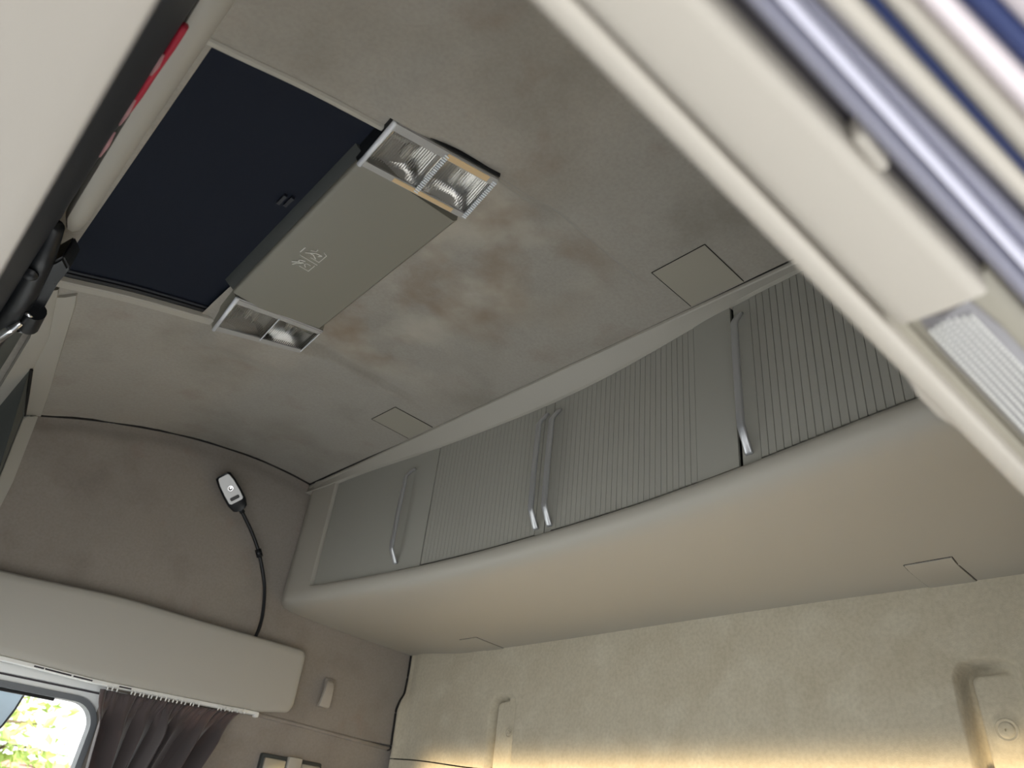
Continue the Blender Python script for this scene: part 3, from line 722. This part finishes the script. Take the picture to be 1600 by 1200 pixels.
# two trees outside the far window, every leaf a small tilted blade
def tree(name, base, h, crown_c, crown_r, n, seed, lab):
    T_ = thing(name, base, lab, 'tree')
    r = random.Random(seed)
    B = Vector(base); bm = bmesh.new(); tips = []
    tube_bm([B, B + Vector((0.05, 0, h * 0.4)), B + Vector((0.0, 0.1, h * 0.85))], [0.10, 0.07, 0.03], 8, bm=bm)
    obj('trunk', bm, M['bark'], T_, smooth=True)
    bm = bmesh.new()
    for k in range(26):
        a = r.uniform(0, 6.283); el = r.uniform(-0.3, 1.2); L_ = crown_r * r.uniform(0.6, 1.1)
        s = Vector(crown_c) + Vector((0, 0, -crown_r * r.uniform(0.0, 0.8)))
        e = s + Vector((math.cos(a) * math.cos(el), math.sin(a) * math.cos(el), math.sin(el))) * L_
        m_ = s.lerp(e, 0.5) + Vector((0, 0, 0.15))
        tube_bm([s, m_, e], [0.022, 0.013, 0.004], 5, bm=bm); tips.append((s, m_, e))
    obj('branches', bm, M['bark'], T_, kind='stuff')
    bm = bmesh.new()
    for k in range(n):
        s, m_, e = tips[r.randrange(len(tips))]; t = r.uniform(0.2, 1.05)
        p = (s.lerp(m_, t * 2) if t < 0.5 else m_.lerp(e, t * 2 - 1)) + Vector((r.gauss(0, 0.10), r.gauss(0, 0.10), r.gauss(0, 0.09)))
        d = Vector((r.gauss(0, 1), r.gauss(0, 1), r.gauss(-0.4, 0.6))).normalized(); q = d.cross(Vector((r.gauss(0, 1), r.gauss(0, 1), r.gauss(0, 1)))).normalized()
        L_ = r.uniform(0.07, 0.13); w_ = L_ * 0.24; nn = d.cross(q) * 0.008
        vs_ = [bm.verts.new(v) for v in (p, p + d * L_ * 0.5 + q * w_ + nn, p + d * L_, p + d * L_ * 0.5 - q * w_ + nn)]
        bm.faces.new((vs_[0], vs_[1], vs_[2])); bm.faces.new((vs_[0], vs_[2], vs_[3]))
    obj('foliage', bm, M['leaf'], T_, kind='stuff')
tree('leafy_tree', (1.05, 6.6, -2.6), 2.8, (1.05, 6.6, 0.22), 0.78, 1400, 3, 'yellow-green leafy tree outside, left in the far window')
tree('leafy_bush', (2.50, 9.6, -2.6), 2.4, (2.50, 9.6, 0.0), 0.40, 260, 8, 'small tree with yellow leaves outside, low in the far window')
hs = thing('house', (5.5, 16.5, -2.6), 'distant house with a pinkish brown roof, seen through the far window', 'house')
obj('wall', box_bm(3.0, 7.0, 15.5, 19.0, -2.6, 0.04, 0.02), M['render'], hs)
obj('roof', loft([[(x, 15.2, 0.02), (x, 17.2, 0.62), (x, 19.3, 0.02), (x, 19.3, -0.06), (x, 15.2, -0.06)] for x in (2.8, 7.2)]), M['roof'], hs)

# ------------------------------------------------------------------ front overhead shelf (image upper left)
fl = thing('front_shelf', (-0.2, YC, 0.45), 'blurred pale front overhead shelf with a black front strip, upper left', 'shelf')
bm = loft([[(-0.74, y, 0.30), (-0.74, y, 0.255), (-0.06, y, 0.268), (-0.016, y, 0.269), (-0.0072, y, 0.273), (-0.0068, y, 0.279), (-0.012, y, 0.290), (-0.05, y, 0.295)] for y in span(0.14, 2.10, 0.1)])
obj('underside', bm, M['pale'], fl, angle=40)
bm = loft([[(-0.012, y, 0.289), (0.014, y, 0.79), (0.000, y, 0.80), (-0.06, y, 0.80), (-0.08, y, 0.289)] for y in span(0.10, 1.62, 0.1)])
obj('black_front', bm, M['blackface'], fl, angle=40, label='black shelf front, out of focus')
obj('front_board', box_bm(-0.20, -0.085, 0.10, 2.16, 0.29, 0.83), M['dark'], fl)
# beige moulding at the ceiling, its far end a pale rounded lip
secs = []
for y in span(0.10, 1.20, 0.05) + [1.212, 1.222, 1.230, 1.235]:
    e = sstep(1.195, 1.24, y); xo = 0.006 * (y - 0.67) / 0.59
    secs.append([(0.006 + xo, y, 0.86), (0.010 + xo + 0.01 * e, y, 0.808), (0.016 + xo + 0.008 * e, y, 0.799 + 0.004 * e), (0.032 + xo, y, 0.799 + 0.004 * e), (0.044 + xo - 0.004 * e, y, 0.812), (0.050, y, 0.868)])
obj('moulding', loft(secs), M['plastic'], fl, angle=50)
red = smooth_path([(0.0165, 0.690, 0.772), (0.0165, 0.726, 0.772), (0.0150, 0.770, 0.766), (0.0145, 0.807, 0.764), (0.0140, 0.872, 0.762)], 4)
rs = thing('red_strip', (0.015, 0.78, 0.765), 'blurred red strip lying along the black shelf front, upper left', 'strip')
obj('strip_band', tube_bm(red, [0.006] * (len(red) - 3) + [0.005, 0.004, 0.002], 8, sx=0.8), M['red'], rs, smooth=True)
for (y0, y1) in ((0.735, 0.775), (0.828, 0.885), (0.905, 0.965)):
    obj('pale_tag', tube_bm([(0.0135, y0, 0.759), (0.0135, (y0 + y1) / 2, 0.7575), (0.0135, y1, 0.758)], [0.0015, 0.0036, 0.0015], 8), M['tagpink'], rs, smooth=True, label='pale worn patch')
# shiny black fitting at the far end of the strip
ft = thing('latch_fitting', (0.04, 1.40, 0.74), 'shiny black fitting with a bright metal lever, left edge', 'fitting')
obj('block', quadsolid([(0.044, 1.235, 0.75), (0.062, 1.262, 0.75), (0.060, 1.33, 0.75), (0.066, 1.455, 0.75), (0.036, 1.46, 0.75), (0.028, 1.30, 0.75)], (0, 0, 1), 0.05, bevel=0.004), M['black'], ft, angle=40)
obj('bar', tube_bm([(0.012, 1.17, 0.755), (0.022, 1.27, 0.752), (0.026, 1.40, 0.745), (0.020, 1.60, 0.735)], [0.014, 0.018, 0.022, 0.022], 14), M['black'], ft, smooth=True)
obj('knob', lathe_bm([(0.012, 0), (0.012, 0.006), (0.008, 0.010), (0.004, 0.011)], 18, (0.018, 1.295, 0.732), (0, -0.4, -1)), M['black'], ft, angle=40)
obj('collar', tube_bm([(0.056, 1.43, 0.742), (0.060, 1.50, 0.744)], 0.018, 16), M['black'], ft, angle=40)
obj('collar_ring', tube_bm([(0.044, 1.425, 0.728), (0.060, 1.435, 0.730)], 0.0035, 8), M['chrome'], ft, smooth=True)
obj('collar_ring', tube_bm([(0.050, 1.535, 0.742), (0.068, 1.525, 0.745)], 0.003, 8), M['chrome'], ft, smooth=True)
obj('lever', tube_bm([(0.046, 1.465, 0.727), (0.036, 1.50, 0.722), (0.024, 1.575, 0.722), (0.012, 1.66, 0.722)], [0.006, 0.010, 0.012, 0.011], 12), M['chrome'], ft, smooth=True, label='bright metal lever')

# mouldings and panels at the far end of the front shelf
obj('end_door', quadsolid([(0.060, 1.50, 0.872), (0.092, 2.09, 0.865), (0.010, 2.13, 0.60), (-0.02, 1.50, 0.60)], (-1, 0, 0.1), 0.012), M['greypanel'], fl, label='dark grey panel at the far end of the shelf')
bm = bmesh.new()
secs = []
for (xi, yi, zi, xo, yo, zo) in ((0.058, 1.598, 0.853, 0.076, 1.541, 0.860), (0.070, 1.68, 0.849, 0.098, 1.66, 0.858), (0.080, 1.747, 0.845, 0.115, 1.746, 0.855), (0.084, 1.875, 0.830, 0.125, 1.871, 0.844), (0.087, 1.98, 0.815, 0.123, 2.003, 0.823), (0.090, 2.06, 0.803, 0.119, 2.105, 0.803), (0.090, 2.15, 0.788, 0.116, 2.165, 0.792)):
    secs.append([(xi, yi, zi + 0.004), (xi + 0.004, yi, zi - 0.002), (xo - 0.006, yo, zo - 0.002), (xo, yo, zo + 0.003), (xo, yo, zo + 0.05), (xi, yi, zi + 0.05)])
obj('end_moulding', loft(secs), M['plastic'], fl, angle=30)
bm = bmesh.new(); secs = []
def along(T, t):
    n = len(T) - 1; i = min(n - 1, int(t * n)); k = t * n - i
    return [T[i][j] + (T[i + 1][j] - T[i][j]) * k for j in range(2)]
EL = [(0.078, 1.578), (0.097, 1.665), (0.115, 1.754), (0.123, 1.886), (0.150, 2.02), (0.177, 2.162)]
ER = [(0.109, 1.547), (0.118, 1.587), (0.141, 1.73), (0.164, 1.87), (0.188, 2.01), (0.211, 2.160)]
for k in range(21):
    a, c = along(EL, k / 20), along(ER, k / 20); m_ = [(a[j] + c[j]) / 2 for j in range(2)]
    zz = lambda p: ceil_z(p[0], min(p[1], 2.165))
    secs.append([(a[0], a[1], zz(a) - 0.004), (m_[0], m_[1], zz(m_) - 0.008), (c[0], c[1], zz(c) - 0.007), (c[0], c[1], zz(c) + 0.012), (a[0], a[1], zz(a) + 0.012)])
obj('end_plate', loft(secs), M['plastic'], fl, angle=30)
obj('end_gap', tube_bm([(0.124, 1.89, 0.838), (0.150, 2.02, 0.836), (0.176, 2.155, 0.832)], 0.004, 6), M['seam'], fl)
obj('end_cheek', quadsolid([(0.122, 1.89, 0.842), (0.113, 2.15, 0.79), (0.130, 2.15, 0.60), (0.197, 2.15, 0.60), (0.176, 2.150, 0.828)], (-0.3, 1, 0.3), 0.006), M['greypanel'], fl)
obj('wall_edge', quadsolid([(0.172, 2.150, 0.823), (0.205, 2.150, 0.845), (0.222, 2.150, 0.66), (0.222, 2.150, 0.45), (0.200, 2.150, 0.45), (0.187, 2.150, 0.660)], (0, 1, 0), 0.02, bevel=0.003), M['plastic'], fl, angle=40)

# ------------------------------------------------------------------ near door header (image upper right)
hdr = bpy.data.objects.new('door_2', None); COL.objects.link(hdr); hdr.matrix_world = Matrix.Translation((0.3, 0.1, 0.3)); hdr['kind'] = 'structure'
def strip(name, a0, b0, a1, b1, z_edge, z_mid, m, top=0.31, x0=-0.10, x1=0.95, parent=hdr, rnd=0.0025, label=None):
    """long rounded bar between the lines y = a + b (x - 0.2); z_mid is its lowest line"""
    secs = []
    for x in span(x0, x1, 0.15):
        ya, yb = a0 + b0 * (x - 0.2), a1 + b1 * (x - 0.2)
        if yb - ya < 0.001: yb = ya + 0.001
        sec = [(x, ya, top), (x, ya, z_edge + rnd)]
        for k in range(7):
            t = k / 6; sec.append((x, ya + (yb - ya) * (0.04 + 0.92 * t), z_edge + (z_mid - z_edge) * (1 - (2 * t - 1) ** 2)))
        sec += [(x, yb, z_edge + rnd), (x, yb, top)]
        secs.append(sec)
    return obj(name, loft(secs), m, parent, angle=60, label=label)
hp = thing('header_panel', (0.3, 0.11, 0.30), 'blurred cream door header panel crossing the upper right, with a step lamp', 'panel')
strip('inner_edge', 0.1185, -0.008, 0.1300, 0.0, 0.270, 0.2685, M['cream'], parent=hp)
strip('groove', 0.1150, -0.016, 0.1190, -0.008, 0.280, 0.280, M['plate'], parent=hp)
strip('board', 0.0792, -0.075, 0.1160, -0.018, 0.2705, 0.2695, M['cream'], x1=0.364, parent=hp)
strip('lamp_recess', 0.0745, -0.069, 0.1160, -0.018, 0.2820, 0.2815, M['plate'], x0=0.362, parent=hp)
bm = tube_bm([(0.42, 0.1290, 0.275), (0.44, 0.1315, 0.273), (0.475, 0.1315, 0.273), (0.50, 0.1285, 0.275)], 0.0024, 8); obj('edge_bulge', bm, M['cream'], hp, smooth=True)
strip('seal', 0.0705, -0.068, 0.0795, -0.075, 0.288, 0.288, M['seal'])
strip('metal_strip', 0.0605, -0.080, 0.0713, -0.069, 0.276, 0.270, M['steel'])
strip('metal_ridge', 0.0578, -0.084, 0.0612, -0.079, 0.2730, 0.2665, M['ridge'])
strip('grey_strip', 0.0525, -0.110, 0.0580, -0.084, 0.279, 0.275, M['steel'])
strip('seal', 0.0505, -0.120, 0.0530, -0.110, 0.286, 0.286, M['seal'])
strip('cream_strip', 0.0412, -0.125, 0.0515, -0.125, 0.276, 0.271, M['cream'])
strip('weather_strip', 0.0375, -0.112, 0.0415, -0.120, 0.278, 0.274, M['navy'])
strip('cream_strip', 0.0290, -0.144, 0.0378, -0.112, 0.277, 0.273, M['cream'])
strip('painted_edge', 0.0205, -0.170, 0.0295, -0.144, 0.277, 0.272, M['pinkwhite'])
strip('weather_strip', 0.0115, -0.180, 0.0208, -0.170, 0.279, 0.275, M['navy'])
strip('painted_edge', -0.0250, -0.20, 0.0118, -0.180, 0.276, 0.273, M['pinkwhite'])
obj('clip', box_bm(0.232, 0.258, 0.0685, 0.0755, 0.273, 0.288, 0.003), M['cream'], hdr, angle=40)
# step lamp let into the header
sl = thing('step_lamp', (0.47, 0.095, 0.28), 'white ribbed lamp lens in the cream header at the right edge', 'lamp')
secs = []
for x in span(0.375, 0.80, 0.04):
    c = -0.020 * (x - 0.4)
    i = 0.010 * sstep(0.40, 0.375, x)
    secs.append([(x, 0.0745 + c * 2.6 + i * 0.3, 0.2785), (x, 0.080 + c * 2.6 + i, 0.2745), (x, 0.102 + c - i, 0.2745), (x, 0.107 + c - i * 0.3, 0.2785), (x, 0.104 + c, 0.30), (x, 0.078 + c * 2.6, 0.30)])
obj('lens', loft(secs), M['lampbody'], sl, angle=30)
bm = bmesh.new()
for r_ in range(7):
    for k in range(62):
        x = 0.381 + 0.0045 * k + 0.0012 * abs(r_ - 3)
        c = -0.020 * (x - 0.4); y = 0.0805 + c * 2.6 + (0.0215 + c * -1.6) * r_ / 6
        if x > 0.66: continue
        v = [bm.verts.new((x + dx, y + dy, 0.2748)) for dx, dy in ((-0.0021, 0), (0, 0.0010), (0.0021, 0), (0, -0.0010))]
        v2 = [bm.verts.new((x + dx * 0.7, y + dy * 0.7, 0.2733)) for dx, dy in ((-0.0020, 0), (0, 0.0015), (0.0020, 0), (0, -0.0015))]
        bm.faces.new(v2)
        for i in range(4): bm.faces.new((v[i], v[(i + 1) % 4], v2[(i + 1) % 4], v2[i]))
obj('lens_bumps', bm, M['white'], sl, kind='stuff')
